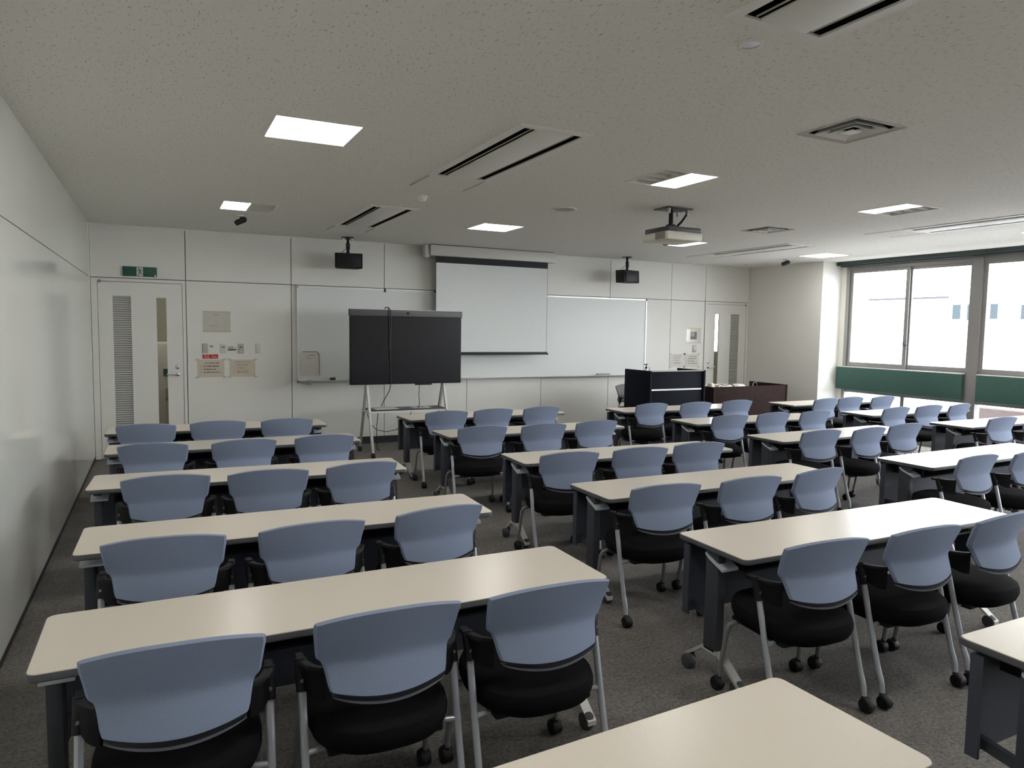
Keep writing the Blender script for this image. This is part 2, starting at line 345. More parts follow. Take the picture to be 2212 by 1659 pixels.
# ------------------------------------------------------------------ windows on the right wall
posts = [8.62, 6.42, 4.22, 2.02, -0.18, -2.38, -4.58]; PW = 0.075
for i in range(len(posts)-1):
    y1, y0 = posts[i], posts[i+1]; yc = (y0+y1)/2
    wnd = bpy.data.objects.new('window_%d' % (i+1), None); C.objects.link(wnd); struct(wnd); wnd.location = (XW, 0, 0)
    fm = MB(); fm.box(-0.03, 0.10, y0-PW, y0+PW, 0.0, H)
    if i == 0: fm.box(-0.03, 0.10, y1-0.02, y1+0.04, 0.0, H)
    fm.box(-0.02, 0.10, y0+PW, y1-(PW if i else 0.02), 2.86, H); fm.box(-0.01, 0.10, y0+PW, y1-(PW if i else 0.02), 0.74, 1.20); fm.box(-0.02, 0.10, y0+PW, y1-(PW if i else 0.02), 0.0, 0.10)
    fm.build('window_frame', 'frame_grey', wnd, smooth=False)
    ya, yb = y0+PW, y1-(PW if i else 0.02)
    for k, (p, q, xo) in enumerate(((yc-0.018, yb, 0.0), (ya, yc+0.018, 0.035))):
        s = MB(); t = 0.060; z0, z1 = 1.20, 2.862
        s.box(xo, xo+0.03, p, p+t, z0, z1); s.box(xo, xo+0.03, q-t, q, z0, z1); s.box(xo, xo+0.03, p+t, q-t, z0, z0+0.07); s.box(xo, xo+0.03, p+t, q-t, z1-0.05, z1)
        so = s.build('sash', 'frame_grey', wnd, smooth=False)
        B(xo+0.012, xo+0.018, p+t, q-t, z0+0.07, z1-0.05).build('pane', 'window_glass', so, smooth=False)
        if k == 0: MB().tube([(xo-0.004, p+0.026, 1.58), (xo-0.03, p+0.026, 1.60), (xo-0.03, p+0.026, 1.66)], 0.012, 8).tube([(xo-0.03, p+0.026, 1.60), (xo-0.035, p-0.05, 1.585), (xo-0.035, p-0.06, 1.53)], 0.006, 8).build('latch', 'plastic_dark', so)
    s = MB(); s.box(0.0, 0.05, yc-0.03, yc+0.03, 0.10, 0.76); lo = s.build('lower_mullion', 'frame_grey', wnd, smooth=False)
    for p, q in ((yc+0.03, yb), (ya, yc-0.03)): B(0.02, 0.026, p, q, 0.10, 0.76).build('pane', 'window_glass', wnd, smooth=False)
    gb = MB().cbox(-0.085, -0.03, y0+PW+0.03, (y1-PW-0.03) if i else 8.735, 0.79, 1.178, 0.006).build('transom_cover', 'green_band', wnd)
    B(-0.088, 0.0, y0+PW+0.03, (y1-PW-0.03) if i else 8.735, 1.178, 1.19).build('sill', 'sill_white', wnd, smooth=False)
wr = struct(B(XW, XW+0.1, YB, -4.64, 0, H).build('wall_right', 'wall_paint', smooth=False))
struct(B(XW-0.03, XW+0.25, 8.66, YP, 0, H).build('wall_right_return', 'wall_paint', smooth=False))
rl = MB().box(11.46, 11.50, YB, 8.745, 2.945, H).box(11.50, 11.60, YB, 8.70, 2.925, 2.985)
struct(rl.build('trim_1', 'green_rail', smooth=False))

# ------------------------------------------------------------------ outside
tag(B(12.6, 75, -30, 70, -0.50, -0.35).build('roof_terrace', 'out_floor', smooth=False), kind='structure')
tag(B(13.0, 13.3, -30, 7.2, -0.35, 0.56).build('terrace_parapet', 'out_brick', smooth=False), 'low pinkish brick parapet on the terrace outside the windows', 'parapet')
tag(MB().box(11.95, 12.6, 8.95, 9.5, -0.35, 6).build('outer_pier', 'out_white', smooth=False), 'pale concrete pier standing just outside the first window', 'pier')
bl = thing('office_building', 'white office building with narrow windows seen across the terrace', 'building', (70, 0, -0.35))
B(0, 8, 0, 43.5, 0, 13).build('wall', 'out_white', bl, smooth=False)
for (a, b, z0, z1) in [(43.05, 42.30, 3.35, 4.75), (41.65, 41.0, 3.25, 4.75), (39.55, 38.9, 3.35, 4.75), (36.9, 36.25, 3.3, 4.6), (35.75, 35.1, 3.3, 5.1), (34.0, 33.4, 3.3, 4.9), (32.6, 32.0, 3.3, 5.1), (31.0, 30.4, 3.3, 5.1), (29.0, 28.4, 3.3, 5.1)]:
    wi = B(-0.06, 0.05, b, a, z0+0.35, z1+0.35).build('window', 'out_glass', bl, smooth=False)
b2 = thing('low_building', 'long low white building with a dark roof edge beside the office building', 'building', (72, 43.6, -0.35))
B(0, 8, 0, 30, 0, 5.85).build('wall', 'out_white', b2, smooth=False)
B(-0.12, 8, -0.05, 30, 5.85, 6.05).build('roof_edge', 'out_line', b2, smooth=False)

# ------------------------------------------------------------------ training tables
LT, WT, ZT = 2.1, 0.5, 0.70
def table_proto():
    t = thing('training_table', 'x', 'table')
    po = rrect(LT, WT, 0.032); pi_ = rrect(LT-0.006, WT-0.006, 0.03)
    MB().loops([[(x, y, ZT-0.022) for x, y in pi_], [(x, y, ZT-0.003) for x, y in pi_], [(x*0.9985, y*0.994, ZT) for x, y in pi_]]).build('tabletop', 'laminate', t)
    MB().loops([[(x*0.994, y*0.975, ZT-0.030) for x, y in po], [(x, y, ZT-0.024) for x, y in po], [(x, y, ZT-0.0045) for x, y in po], [(x*0.999, y*0.996, ZT-0.0025) for x, y in po]]).build('edge_band', 'edge_dark', t)
    e = LT/2 - 0.012
    mp = MB().box(-e, e, 0.192, 0.204, 0.288, 0.655)
    for q in (-1, 1): mp.box(min(q*e, q*(e-0.012)), max(q*e, q*(e-0.012)), 0.160, 0.192, 0.288, 0.655)
    mp.build('modesty_panel', 'panel_dark', t, smooth=False)
    MB().box(-0.90, 0.90, -0.10, 0.18, 0.575, 0.585).box(-0.90, 0.90, 0.170, 0.18, 0.585, 0.64).box(-0.90, -0.892, -0.08, 0.170, 0.585, 0.668).box(0.892, 0.90, -0.08, 0.170, 0.585, 0.668).build('undershelf', 'plastic_black', t, smooth=False)
    MB().bar((-0.96, 0.02, 0.645), (0.96, 0.02, 0.645), 0.05, 0.04).build('beam', 'leg_dark', t, smooth=False)
    for s in (-1, 1):
        cx = s*(LT/2-0.050)
        MB().cbox(cx-0.026, cx+0.026, -0.044, 0.052, 0.150, 0.668, 0.010).build('leg', 'leg_dark', t)
        ft = MB()
        for pts in ([(-0.050, .168, .150), (-0.215, .050, .030)], [(0.058, .168, .150), (0.185, .075, .055)]):
            (ya, za, zb), (yb, zc, zd) = pts
            ft.loops([[(cx-.024, ya, zb), (cx+.024, ya, zb), (cx+.024, ya, za), (cx-.024, ya, za)], [(cx-.021, yb, zd), (cx+.021, yb, zd), (cx+.021, yb, zc), (cx-.021, yb, zc)]])
        ft.box(cx-.026, cx+.026, -0.050, 0.058, .148, .169).build('foot', 'foot_silver', t, smooth=False)
        MB().bar((cx-s*0.03, 0.194, 0.325), (cx-s*0.005, 0.045, 0.32), 0.024, 0.040).build('brace', 'leg_dark', t, smooth=False)
        hp = [(0.040, 0.645), (0.015, 0.628), (-0.085, 0.588)]; lv = MB(); xa, xb = s*(LT/2-0.115), s*(LT/2-0.012)
        for (ya, za), (yb, zb) in zip(hp[:-1], hp[1:]):
            lv.add([(xa, ya, za), (xb, ya, za), (xb, yb, zb), (xa, yb, zb), (xa, ya, za+0.012), (xb, ya, za+0.012), (xb, yb, zb+0.012), (xa, yb, zb+0.012)],
                   [(0, 1, 2, 3), (4, 5, 6, 7), (0, 1, 5, 4), (1, 2, 6, 5), (2, 3, 7, 6), (3, 0, 4, 7)])
        lv.build('fold_lever', 'lever_grey', t, smooth=False)
        for yy, tw in ((0.155, 0.03), (-0.175, 0.03)):
            x = cx; wx = cx + (s*0.024 if yy > 0 else -s*0.004)
            cs = MB().tube([(x, yy, 0.10 if yy > 0 else 0.075), (x, yy, 0.06)], 0.010, 8).cbox(min(x, wx)-0.010, max(x, wx)+0.010, yy-0.02, yy+0.02, 0.052, 0.072, 0.006).build('caster', 'plastic_black', t)
            MB().lathe([(0.012, -0.023), (0.034, -0.021), (0.038, -0.012), (0.038, 0.012), (0.034, 0.021), (0.012, 0.023)], (wx, yy, 0.038), 'x', 16).build('wheel', 'caster_grey', cs)
    return t
TAB = {'A1': (1.328, 7.96, -.013), 'A2': (1.392, 6.764, -.007), 'A3': (1.375, 5.35, -.045), 'A4': (1.433, 3.936, -.022), 'A5': (1.422, 2.723, -.002), 'A6': (1.412, 1.234, .045),
       'B1': (4.358, 8.006, .025), 'B2': (4.314, 6.648, .018), 'B3': (4.377, 5.101, -.040), 'B4': (4.319, 3.888, -.009), 'B5': (4.232, 2.631, -.016), 'B6': (4.31, 1.224, 0.0),
       'C1': (7.232, 7.777, -.020), 'C2': (7.31, 6.495, -.03), 'C3': (7.233, 5.215, .018), 'C4': (7.325, 3.793, .024), 'D1': (10.13, 7.68, -.008), 'D2': (10.13, 6.384, -.005), 'D3': (10.191, 5.184, .008)}
COLN = {'A': 'column beside glossy white wall', 'B': 'second column from glossy white wall', 'C': 'second column from the windows', 'D': 'column beside the windows'}
ROWN = ['', 'first', 'second', 'third', 'fourth', 'fifth', 'sixth']
tp = table_proto(); first = True
for k, (x, y, a) in TAB.items():
    t = tp if first else copy_tree(tp); first = False
    t.location = (x, y, 0); t.rotation_euler = (0, 0, a)
    tag(t, 'beige wheeled training table, %s row from whiteboard, %s' % (ROWN[int(k[1])], COLN[k[0]]), 'table', 'training tables in rows')

# ------------------------------------------------------------------ chairs
def interp(tab, v):
    for (a, p), (b, q) in zip(tab[:-1], tab[1:]):
        if v <= b: return p + (q-p)*(v-a)/(b-a)
    return tab[-1][1]
HW = [(0, .196), (.08, .202), (.20, .207), (.32, .213), (.39, .222), (.43, .234), (.5, .237), (.7, .243), (.9, .249), (1, .247)]
YC = [(0, -.242), (.15, -.226), (.38, -.203), (.45, -.203), (.6, -.214), (.8, -.232), (1, -.252)]
def back_pt(u, v, off=0.0):
    zb, zt = .562 + .026*u*u, .852 - .030*abs(u)**2.3
    x = u*interp(HW, v); y = interp(YC, v) + .038*u*u + off
    return Vector((x, y, zb + (zt-zb)*v))
def chair_proto(name, label, fab):
    t = thing(name, label, 'chair')
    nu, nv = 18, 26; fr = []; bk = []
    us = [-1 + 2*i/nu for i in range(nu+1)]; vs_ = [j/nv for j in range(nv+1)]
    b = MB(); P = []
    for off, sh in ((0.0, 0.012), (0.014, 0.0), (0.028, 0.012)):
        g = []
        for v in vs_:
            for u in us:
                q = back_pt(u*(1-sh*3.0*(abs(u) > .999)), min(max(v, sh*1.2), 1-sh*1.2), off); g.append(q)
        P.append(g)
    n = nu+1; N = len(P[0]); fs = []
    for j in range(nv):
        for i in range(nu):
            a = j*n+i; fs.append((a, a+1, a+n+1, a+n)); fs.append((2*N+a, 2*N+a+n, 2*N+a+n+1, 2*N+a+1))
    rim = [i for i in range(n)] + [j*n+nu for j in range(1, nv+1)] + [nv*n+i for i in range(nu-1, -1, -1)] + [j*n for j in range(nv-1, 0, -1)]
    for k in range(len(rim)):
        p, q = rim[k], rim[(k+1) % len(rim)]; fs.append((p, q, N+q, N+p)); fs.append((N+p, N+q, 2*N+q, 2*N+p))
    bo = b.add(P[0]+P[1]+P[2], fs).build('backrest', fab, t)
    bo.data.polygons.foreach_set('use_smooth', [True]*len(bo.data.polygons))
    # black line and grey lip along the lower rim
    for nm, m, d0, d1, o0, o1 in (('lower_trim', 'trim_black', .002, -.012, -.003, .030), ('lower_lip', 'lip_grey', -.012, -.023, -.001, .026)):
        e = []
        for u in us:
            q = back_pt(u*0.97, 0.0); s_ = (1-u*u)**0.5 if abs(u) < 1 else 0
            e.append([(q.x, q.y+o0, q.z+d0), (q.x, q.y+o1, q.z+d0), (q.x, q.y+o1, q.z+d0+(d1-d0)*max(s_, .15)), (q.x, q.y+o0, q.z+d0+(d1-d0)*max(s_, .15))])
        MB().loops(e).build(nm, m, bo)
    # seat cushion
    ls = []
    prof = [(0.66, .358), (.84, .362), (.95, .380), (1.0, .412), (1.0, .432), (.97, .455), (.88, .470), (.60, .478), (.2, .479)]
    for sc, z in prof:
        l = []
        for k in range(40):
            a = 2*PI*k/40; ca, sa = math.cos(a), math.sin(a); ex = 2/2.7
            x = .245*sc*math.copysign(abs(ca)**ex, ca); y = .232*sc*math.copysign(abs(sa)**ex, sa)
            l.append((x*(1 - .10*(y < 0)*(-y/.232)**2), (y*1.08 if y < 0 else y*1.16) - .012, z + (.012*(y/.232)**3 if y > 0 else .0)))
        ls.append(l)
    MB().loops(ls).build('seat', 'seat_black', t)
    MB().cbox(-.20, .20, -.17, .18, .352, .378, .01).build('seat_pan', 'plastic_black', t)
    for s in (-1, 1):
        X = s*.266
        # rear leg
        pts = [(X, -.072, .585), (X, -.085, .53), (X, -.13, .353), (X, -.172, .200), (X, -.183, .165), (X, -.196, .135), (X, -.203, .110), (X, -.207, .070)]
        MB().tube(pts, .0135, 12).build('rear_leg', 'tube_silver', t)
        MB().tube([(s*.12, .150, .350), (s*.205, .152, .350), (s*.232, .154, .340), (s*.243, .157, .315), (s*.252, .183, .11), (s*.252, .188, .070)], .0115, 12).build('front_leg', 'tube_shaded', t)
        sl = MB().tube([(X, -.080, .552), (X, -.048, .652)], .0195, 14).build('arm_sleeve', 'plastic_black', t)
        MB().lathe([(.0075, -.0008), (.0075, .0015), (.0035, .0015)], (X, -.0885, .590), 'y', 12).build('screw', 'steel', sl)
        # arm pad, sweeping round to the backrest
        path = [(s*.200, -.146, .0), (s*.218, -.138, 0), (s*.236, -.122, 0), (s*.250, -.100, 0), (s*.261, -.07, 0), (s*.265, -.045, 0), (s*.266, -.005, 0)]
        ar = []
        for k, (x, y, _) in enumerate(path):
            p0 = Vector(path[max(k-1, 0)]); p1 = Vector(path[min(k+1, len(path)-1)]); d = (p1-p0).normalized(); nn = Vector((d.y, -d.x, 0))
            wd = .011 if k < 3 else .016; c = Vector((x, y, 0))
            ar.append([tuple(c + nn*a + Vector((0, 0, z))) for a, z in ((-wd, .636), (-wd, .646), (-wd*.7, .652), (wd*.7, .652), (wd, .646), (wd, .636))])
        MB().loops(ar).build('armrest', 'bracket_black', t)
        br = []
        for k, (x, y, _) in enumerate(path[:5]):
            p0 = Vector(path[max(k-1, 0)]); p1 = Vector(path[k+1]); d = (p1-p0).normalized(); nn = Vector((d.y, -d.x, 0)); c = Vector((x, y, 0))
            zb = (.540, .542, .548, .560, .58)[k]
            br.append([tuple(c + nn*a + Vector((0, 0, z))) for a, z in ((-.009, zb), (-.009, .640), (.009, .640), (.009, zb))])
        MB().loops(br).build('side_bracket', 'bracket_black', t)
        MB().tube([(X, -.128, .362), (s*.18, -.11, .362)], .010, 10).build('crossbar', 'tube_silver', t)
        for yy in (-.207, .188):
            xx = X if yy < 0 else s*.252; tw = .018 if yy < 0 else -.012
            cs = MB().tube([(xx, yy, .082), (xx, yy, .058)], .012, 10).lathe([(.006, -.020), (.030, -.017), (.034, 0), (.030, .017), (.006, .020)], (xx, yy-tw, .036), 'x', 16, cap=True).build('caster', 'rubber', t)
            MB().lathe([(.010, -.023), (.029, -.0225), (.032, -.016), (.032, -.004), (.010, -.003)], (xx, yy-tw, .032), 'x', 16).lathe([(.010, .003), (.032, .004), (.032, .016), (.029, .0225), (.010, .023)], (xx, yy-tw, .032), 'x', 16).build('wheel', 'plastic_black', cs)
    return t
CH = {'A1': [(.64, 7.22, -4), (1.25, 7.23, -2), (1.88, 7.20, -2)], 'A2': [(.70, 6.04, -7), (1.36, 5.99, 3), (2.0, 6.01, -1)], 'A3': [(.78, 4.73, -2), (1.37, 4.67, -2), (1.98, 4.69, 4)],
      'A4': [(.76, 3.35, -5), (1.39, 3.32, 2), (2.04, 3.36, 6)], 'A5': [(.78, 2.20, -3), (1.42, 2.19, -1), (2.01, 2.16, -1)],
      'B1': [(3.60, 7.29, -3), (4.18, 7.31, 0), (4.82, 7.33, 2)], 'B2': [(3.48, 6.05, -4), (4.11, 5.99, -1), (4.74, 6.02, 0)], 'B3': [(3.515, 4.52, -5), (4.155, 4.50, -6), (4.77, 4.52, -6)],
      'B4': [(3.48, 3.34, -5), (4.13, 3.30, -2), (4.78, 3.32, 5)], 'B5': [(3.415, 2.135, -4), (4.05, 2.09, -2), (4.66, 2.08, 3)],
      'C1': [(6.36, 7.22, 0), (7.02, 7.15, -2), (7.77, 7.19, -4)], 'C2': [(6.44, 5.92, -3), (7.10, 5.92, -1), (7.75, 5.89, 1)], 'C3': [(6.41, 4.68, -3), (7.03, 4.63, 3), (7.68, 4.70, -1)],
      'C4': [(6.42, 3.23, 1), (7.08, 3.20, 2)], 'D1': [(9.23, 6.97, 2), (9.81, 7.02, -2), (10.44, 6.96, 0)], 'D2': [(9.14, 5.83, 0), (9.83, 5.85, -2), (10.44, 5.82, 4)], 'D3': [(9.36, 4.68, -2), (9.97, 4.62, 0)]}
SEATN = ['seat nearest the glossy wall', 'middle seat', 'seat nearest the windows']
cp = chair_proto('wheeled_chair', 'x', 'fabric'); first = True
for k, lst in CH.items():
    for i, (x, y, deg) in enumerate(lst):
        c = cp if first else copy_tree(cp); first = False
        a = math.radians(deg); c.location = (x - math.sin(a)*.215, y + math.cos(a)*.215, 0); c.rotation_euler = (0, 0, a)
        short = {'A': 'glossy wall column', 'B': 'second column from glossy wall', 'C': 'second column from windows', 'D': 'window column'}[k[0]]
        tag(c, 'grey-backed chair, %s, %s row from whiteboard, %s' % (('wall-end seat', 'middle seat', 'window-end seat')[i], ROWN[int(k[1])], short), 'chair', 'grey-backed chairs at the tables')
pc = chair_proto('wheeled_chair', 'pale grey chair standing behind the dark lectern', 'fabric_pale')
pc.location = (7.90, 9.72, 0); pc.rotation_euler = (0, 0, math.radians(-168))

# ------------------------------------------------------------------ lectern and desk
le = thing('lectern', 'tall charcoal lectern with a silver strip across its front', 'lectern', (7.44, 8.70, 0))
MB().cbox(0, .035, 0, .66, 0, 1.150, .003).build('side_panel', 'lectern_dark', le)
MB().cbox(1.055, 1.09, 0, .66, 0, 1.150, .003).build('side_panel', 'lectern_dark', le)
MB().cbox(.035, 1.055, .03, .058, .06, 1.145, .003).build('front_panel', 'lectern_dark', le)
MB().box(.02, 1.03, .022, .03, .845, .868).build('trim_strip', 'aluminium', le, smooth=False)
MB().cbox(.035, 1.055, .058, .64, 1.02, 1.045, .003).build('worktop', 'lectern_dark', le)
MB().box(.035, 1.055, .012, .06, 1.137, 1.152).build('top_edge', 'fixture_grey', le, smooth=False)
dk = thing('desk', 'dark brown wooden desk with raised side panel, beside the lectern', 'desk', (8.62, 8.95, 0))
MB().cbox(0.34, 1.96, 0, .03, .03, .850, .003).build('front_panel', 'desk_brown', dk)
MB().cbox(1.96, 1.99, -.01, .87, 0, .858, .003).build('side_panel', 'desk_brown', dk)
MB().cbox(.31, .34, -.005, .87, 0, .848, .003).build('side_panel', 'desk_brown', dk)
MB().cbox(.34, 1.96, .03, .86, .715, .742, .003).build('desktop', 'desk_brown', dk)
# things on the lectern / desk
bt = thing('pump_bottle', 'clear pump bottle with a black pump head on the lectern', 'bottle', (7.60, 9.02, 1.046))
MB().lathe([(.032, 0), (.034, .01), (.034, .10), (.022, .118), (.014, .125)], n=16).build('bottle_body', 'bottle_clear', bt)
MB().lathe([(.018, .122), (.018, .15), (.006, .152), (.006, .185)], n=12).tube([(-.035, 0, .19), (.022, 0, .19)], .008, 8).build('pump', 'plastic_black', bt)
bt = thing('spray_bottle', 'small white spray bottle beside the pump bottle', 'bottle', (7.70, 9.05, 1.046))
MB().lathe([(.026, 0), (.028, .01), (.028, .09), (.013, .112)], n=16).build('bottle_body', 'sill_white', bt)
MB().lathe([(.014, .11), (.014, .135)], n=12).tube([(-.02, 0, .142), (.014, 0, .142)], .010, 8).build('spray_head', 'sill_white', bt)
pj = thing('small_projector', 'cream table projector lying on the brown desk', 'projector', (9.31, 9.22, .743), .08)
MB().cbox(-.17, .17, -.12, .12, .008, .125, .018).build('body', 'cream_plastic', pj)
MB().lathe([(.035, -.135), (.038, -.115), (.038, -.11)], (-.09, 0, .068), 'y', 16).build('lens', 'plastic_dark', pj)
for sx in (-1, 1): MB().lathe([(.012, 0), (.012, .01)], (sx*.13, -.08, 0), n=10).build('foot', 'plastic_dark', pj)
tag(MB().tube([(9.06, 9.05, .80), (9.10, 9.02, .872), (9.18, 9.04, .885), (9.25, 9.05, .865), (9.32, 9.06, .868), (9.40, 9.05, .88), (9.47, 9.06, .86), (9.50, 9.1, .80), (9.52, 9.14, .748)], .006, 8).build('mains_cable', 'cable_black'), 'black cord lying over the cream table projector', 'cord')
tag(MB().lathe([(.045, 0), (.06, .03), (.062, .12), (.045, .155), (.02, .165)], (9.04, 9.14, .743), n=18).build('storage_jar', 'cream_plastic'), 'squat cream jar on the desk beside the lectern', 'jar')
tag(MB().cbox(9.00, 9.08, 9.28, 9.36, .743, .87, .01).build('small_box', 'beige'), 'small beige box on the desk behind the cream jar', 'box')
ls = [[(9.70 + .16*s*math.cos(2*PI*k/24), 9.2 + .09*s*math.sin(2*PI*k/24), .743 + z) for k in range(24)] for s, z in ((.8, 0), (1, .04), (1, .085), (.85, .115), (.5, .128), (.15, .13))]
tag(MB().loops(ls).build('cushion', 'cream_plastic'), 'rounded cream cushion on the middle of the brown desk', 'cushion')
hf = thing('wire_stand', 'small bent wire stand near the raised side of the desk', 'stand', (10.05, 9.15, .743))
MB().tube([(-.05, 0, 0), (-.05, 0, .10), (-.035, 0, .145), (.03, 0, .155), (.05, 0, .10), (.05, 0, 0)], .007, 8).build('wire', 'steel', hf)
MB().cbox(-.07, .07, -.04, .04, 0, .008, .002).build('base', 'plastic_dark', hf)

# ------------------------------------------------------------------ big display on its easel stand
tv = thing('interactive_display', 'large black flat display on a silver easel stand with casters', 'display', (3.845, 9.50, 0))
MB().cbox(-.798, .798, -.055, .005, .975, 1.905, .006).build('display_panel', 'plastic_black', tv)
MB().box(-.785, .785, -.0575, -.055, .990, 1.900).build('screen', 'screen_glass', tv, smooth=False)
br = MB().cbox(-.808, .808, -.068, .012, 1.903, 1.992, .008).build('camera_bar', 'tv_bar', tv)
MB().lathe([(.006, -.075), (.020, -.075), (.022, -.068), (.022, -.062)], (.0, 0, 1.948), 'y', 18).build('camera_lens', 'plastic_black', br)
MB().box(-.805, .805, -.066, .010, 1.992, 1.996).build('top_strip', 'aluminium', br, smooth=False)
MB().cbox(.12, .36, -.05, -.005, .955, .976, .003).build('pen_tray', 'plastic_black', tv)
MB().cbox(-.5, .5, .005, .05, 1.15, 1.7, .005).build('back_cover', 'plastic_dark', tv)
for s in (-1, 1):
    X = s*.555
    MB().bar((X, .005, .972), (X, -.30, .075), .03, .045, (0, 1, .2)).build('front_leg', 'foot_silver', tv, smooth=False)
    MB().bar((X, .035, .985), (X, .38, .075), .03, .045, (0, 1, .2)).box(X-.02, X+.02, .005, .05, .96, 1.5).build('rear_leg', 'fixture_grey', tv, smooth=False)
    for yy in (-.305, .385):
        cs = MB().tube([(X, yy, .085), (X, yy, .05)], .012, 8).cbox(X-.012, X+.012, yy-.03, yy+.03, .045, .07, .005).build('caster', 'plastic_black', tv)
        MB().lathe([(.01, -.022), (.036, -.02), (.038, 0), (.036, .02), (.01, .022)], (X, yy, .038), 'x', 16).build('wheel', 'rubber', cs)
    MB().bar((X, -.165, .60), (X, .235, .60), .025, .03).build('cross_rail', 'fixture_white', tv, smooth=False)
MB().cbox(-.54, .54, -.13, .20, .615, .632, .003).build('shelf', 'plastic_dark', tv)
MB().bar((-.54, -.135, .605), (.54, -.135, .605), .012, .02).build('shelf_rail', 'fixture_white', tv, smooth=False)
for nm, (x0, x1, y0, y1), lb in (('paper_sheets', (3.40, 3.72, 9.40, 9.60), 'loose white sheets near the front corner of the display stand shelf'), ('printed_leaflet', (3.95, 4.20, 9.43, 9.62), 'printed leaflet with grey blocks on the display stand shelf')):
    o = thing(nm, lb, 'paper', (x0, y0, .632))
    for k in range(2): MB().add([(k*.03, k*.012, .001+k*.003), (x1-x0+k*.03-.03, .01+k*.012, .001+k*.003), (x1-x0+k*.03-.05, y1-y0, .0015+k*.003), (k*.03-.02, y1-y0-.015, .0015+k*.003), (k*.03, k*.012, .003+k*.003), (x1-x0+k*.03-.03, .01+k*.012, .003+k*.003), (x1-x0+k*.03-.05, y1-y0, .0035+k*.003), (k*.03-.02, y1-y0-.015, .0035+k*.003)], [(0, 1, 2, 3), (4, 5, 6, 7), (0, 1, 5, 4), (1, 2, 6, 5), (2, 3, 7, 6), (3, 0, 4, 7)]).build('sheet', 'paper_white', o, smooth=False)
    if nm == 'printed_leaflet': B(.05, .17, .05, .14, .0067, .0072).build('print', 'ink_grey', o, smooth=False)
cb = MB().tube([(3.53, 9.578, 1.70), (3.545, 9.555, 1.99), (3.555, 9.50, 2.028), (3.575, 9.445, 2.022), (3.59, 9.414, 1.985), (3.60, 9.416, 1.90), (3.592, 9.430, 1.5), (3.598, 9.430, 1.1), (3.602, 9.430, .98), (3.58, 9.44, .88), (3.52, 9.5, .74), (3.50, 9.55, .66)], .0055, 8)
cb.tube([(3.545, 9.555, 1.985), (3.545, 9.50, 2.026), (3.560, 9.445, 2.020), (3.573, 9.414, 1.98), (3.582, 9.428, 1.7), (3.580, 9.430, 1.45)], .005, 8)
tag(cb.build('power_cable', 'cable_black'), 'black cable looped over the front of the large display', 'cable')
tag(MB().tube([(3.48, 9.62, .60), (3.47, 9.66, .40), (3.475, 9.7, .15), (3.50, 9.74, .03), (3.55, 9.8, .012)], .005, 8).build('hanging_cable', 'cable_black'), 'black cable dropping straight to the floor below the display shelf', 'cable')
tag(MB().tube([(3.315, 9.60, .56), (3.36, 9.60, .43), (3.45, 9.62, .33), (3.60, 9.64, .29), (3.75, 9.66, .31), (3.88, 9.68, .38), (3.95, 9.7, .45), (4.0, 9.7, .60)], .005, 8).build('slack_cable', 'cable_black'), 'slack black cable drooping in a curve under the display shelf', 'cable')
tag(MB().tube([(4.05, 9.535, 1.1), (4.052, 9.54, .97), (4.045, 9.55, .80), (4.04, 9.5, .70), (3.99, 9.40, .64)], .005, 8).build('short_cable', 'cable_black'), 'thin black cable running from display underside to shelf', 'cable')

# ------------------------------------------------------------------ whiteboards
def board(label, x0, x1, z0, z1, tray):
    o = thing('whiteboard', label, 'whiteboard', (x0, L, 0)); w_ = x1-x0
    B(.012, w_-.012, -.030, -.001, z0+.012, z1-.012).build('writing_surface', 'board_white', o, smooth=False)
    f = MB().box(0, .022, -.040, -.001, z0, z1).box(w_-.022, w_, -.040, -.001, z0, z1).box(0, w_, -.040, -.001, z1-.022, z1).box(0, w_, -.040, -.001, z0, z0+.02)
    f.build('frame', 'aluminium', o, smooth=False)
    if tray: MB().loops([[(xx, y, z) for y, z in ((-.03, z0+.005), (-.105, z0+.005), (-.11, z0+.022), (-.104, z0+.022), (-.100, z0+.012), (-.03, z0+.012))] for xx in (.03, w_-.03)]).build('tray', 'aluminium', o, smooth=False)
    for xx in (-.004, w_-.026):
        MB().cbox(xx, xx+.03, -.044, -.001, z1-.026, z1+.004, .003).build('corner_cap', 'plastic_dark' if xx > 0 else 'beige', o)
    return o
wb1 = board('whiteboard partly hidden by the large black display', 2.53, 4.62, .955, 2.325, True)
wb2 = board('long whiteboard running behind the pull-down screen toward the lectern', 4.635, 8.655, .955, 2.325, True)
tag(MB().cbox(3.80, 3.825, L-.047, L-.040, 2.278, 2.335, .002).build('clip', 'plastic_black'), 'small black clip on the top frame of the whiteboard', 'clip')
wp = thing('taped_sheet', 'curled white sheet taped to the lower corner of the whiteboard', 'notice', (2.575, L-.032, 1.035))
MB().add([(0, -.003, 0), (.265, -.004, 0), (.265, -.014, .30), (.235, -.006, .355), (0, -.004, .355), (0, -.001, 0), (.265, -.001, 0), (.265, -.001, .30), (.235, -.001, .355), (0, -.001, .355)], [(0, 1, 2, 3, 4), (5, 6, 7, 8, 9), (0, 1, 6, 5), (1, 2, 7, 6), (2, 3, 8, 7), (3, 4, 9, 8), (4, 0, 5, 9)]).build('sheet', 'paper_pale', wp, smooth=False)
MB().box(.03, .235, -.010, -.006, .349, .356).bar((.24, -.012, .345), (.266, -.016, .302), .004, .008).box(.261, .2655, -.016, -.010, .02, .30).build('dark_edge', 'ink', wp, smooth=False)
mk = MB().box(.10, .20, -.0075, -.0055, .298, .306).box(.08, .11, -.0075, -.0055, .262, .270).box(.12, .14, -.0075, -.0055, .250, .256)
mk.build('print', 'ink_grey', wp, smooth=False)
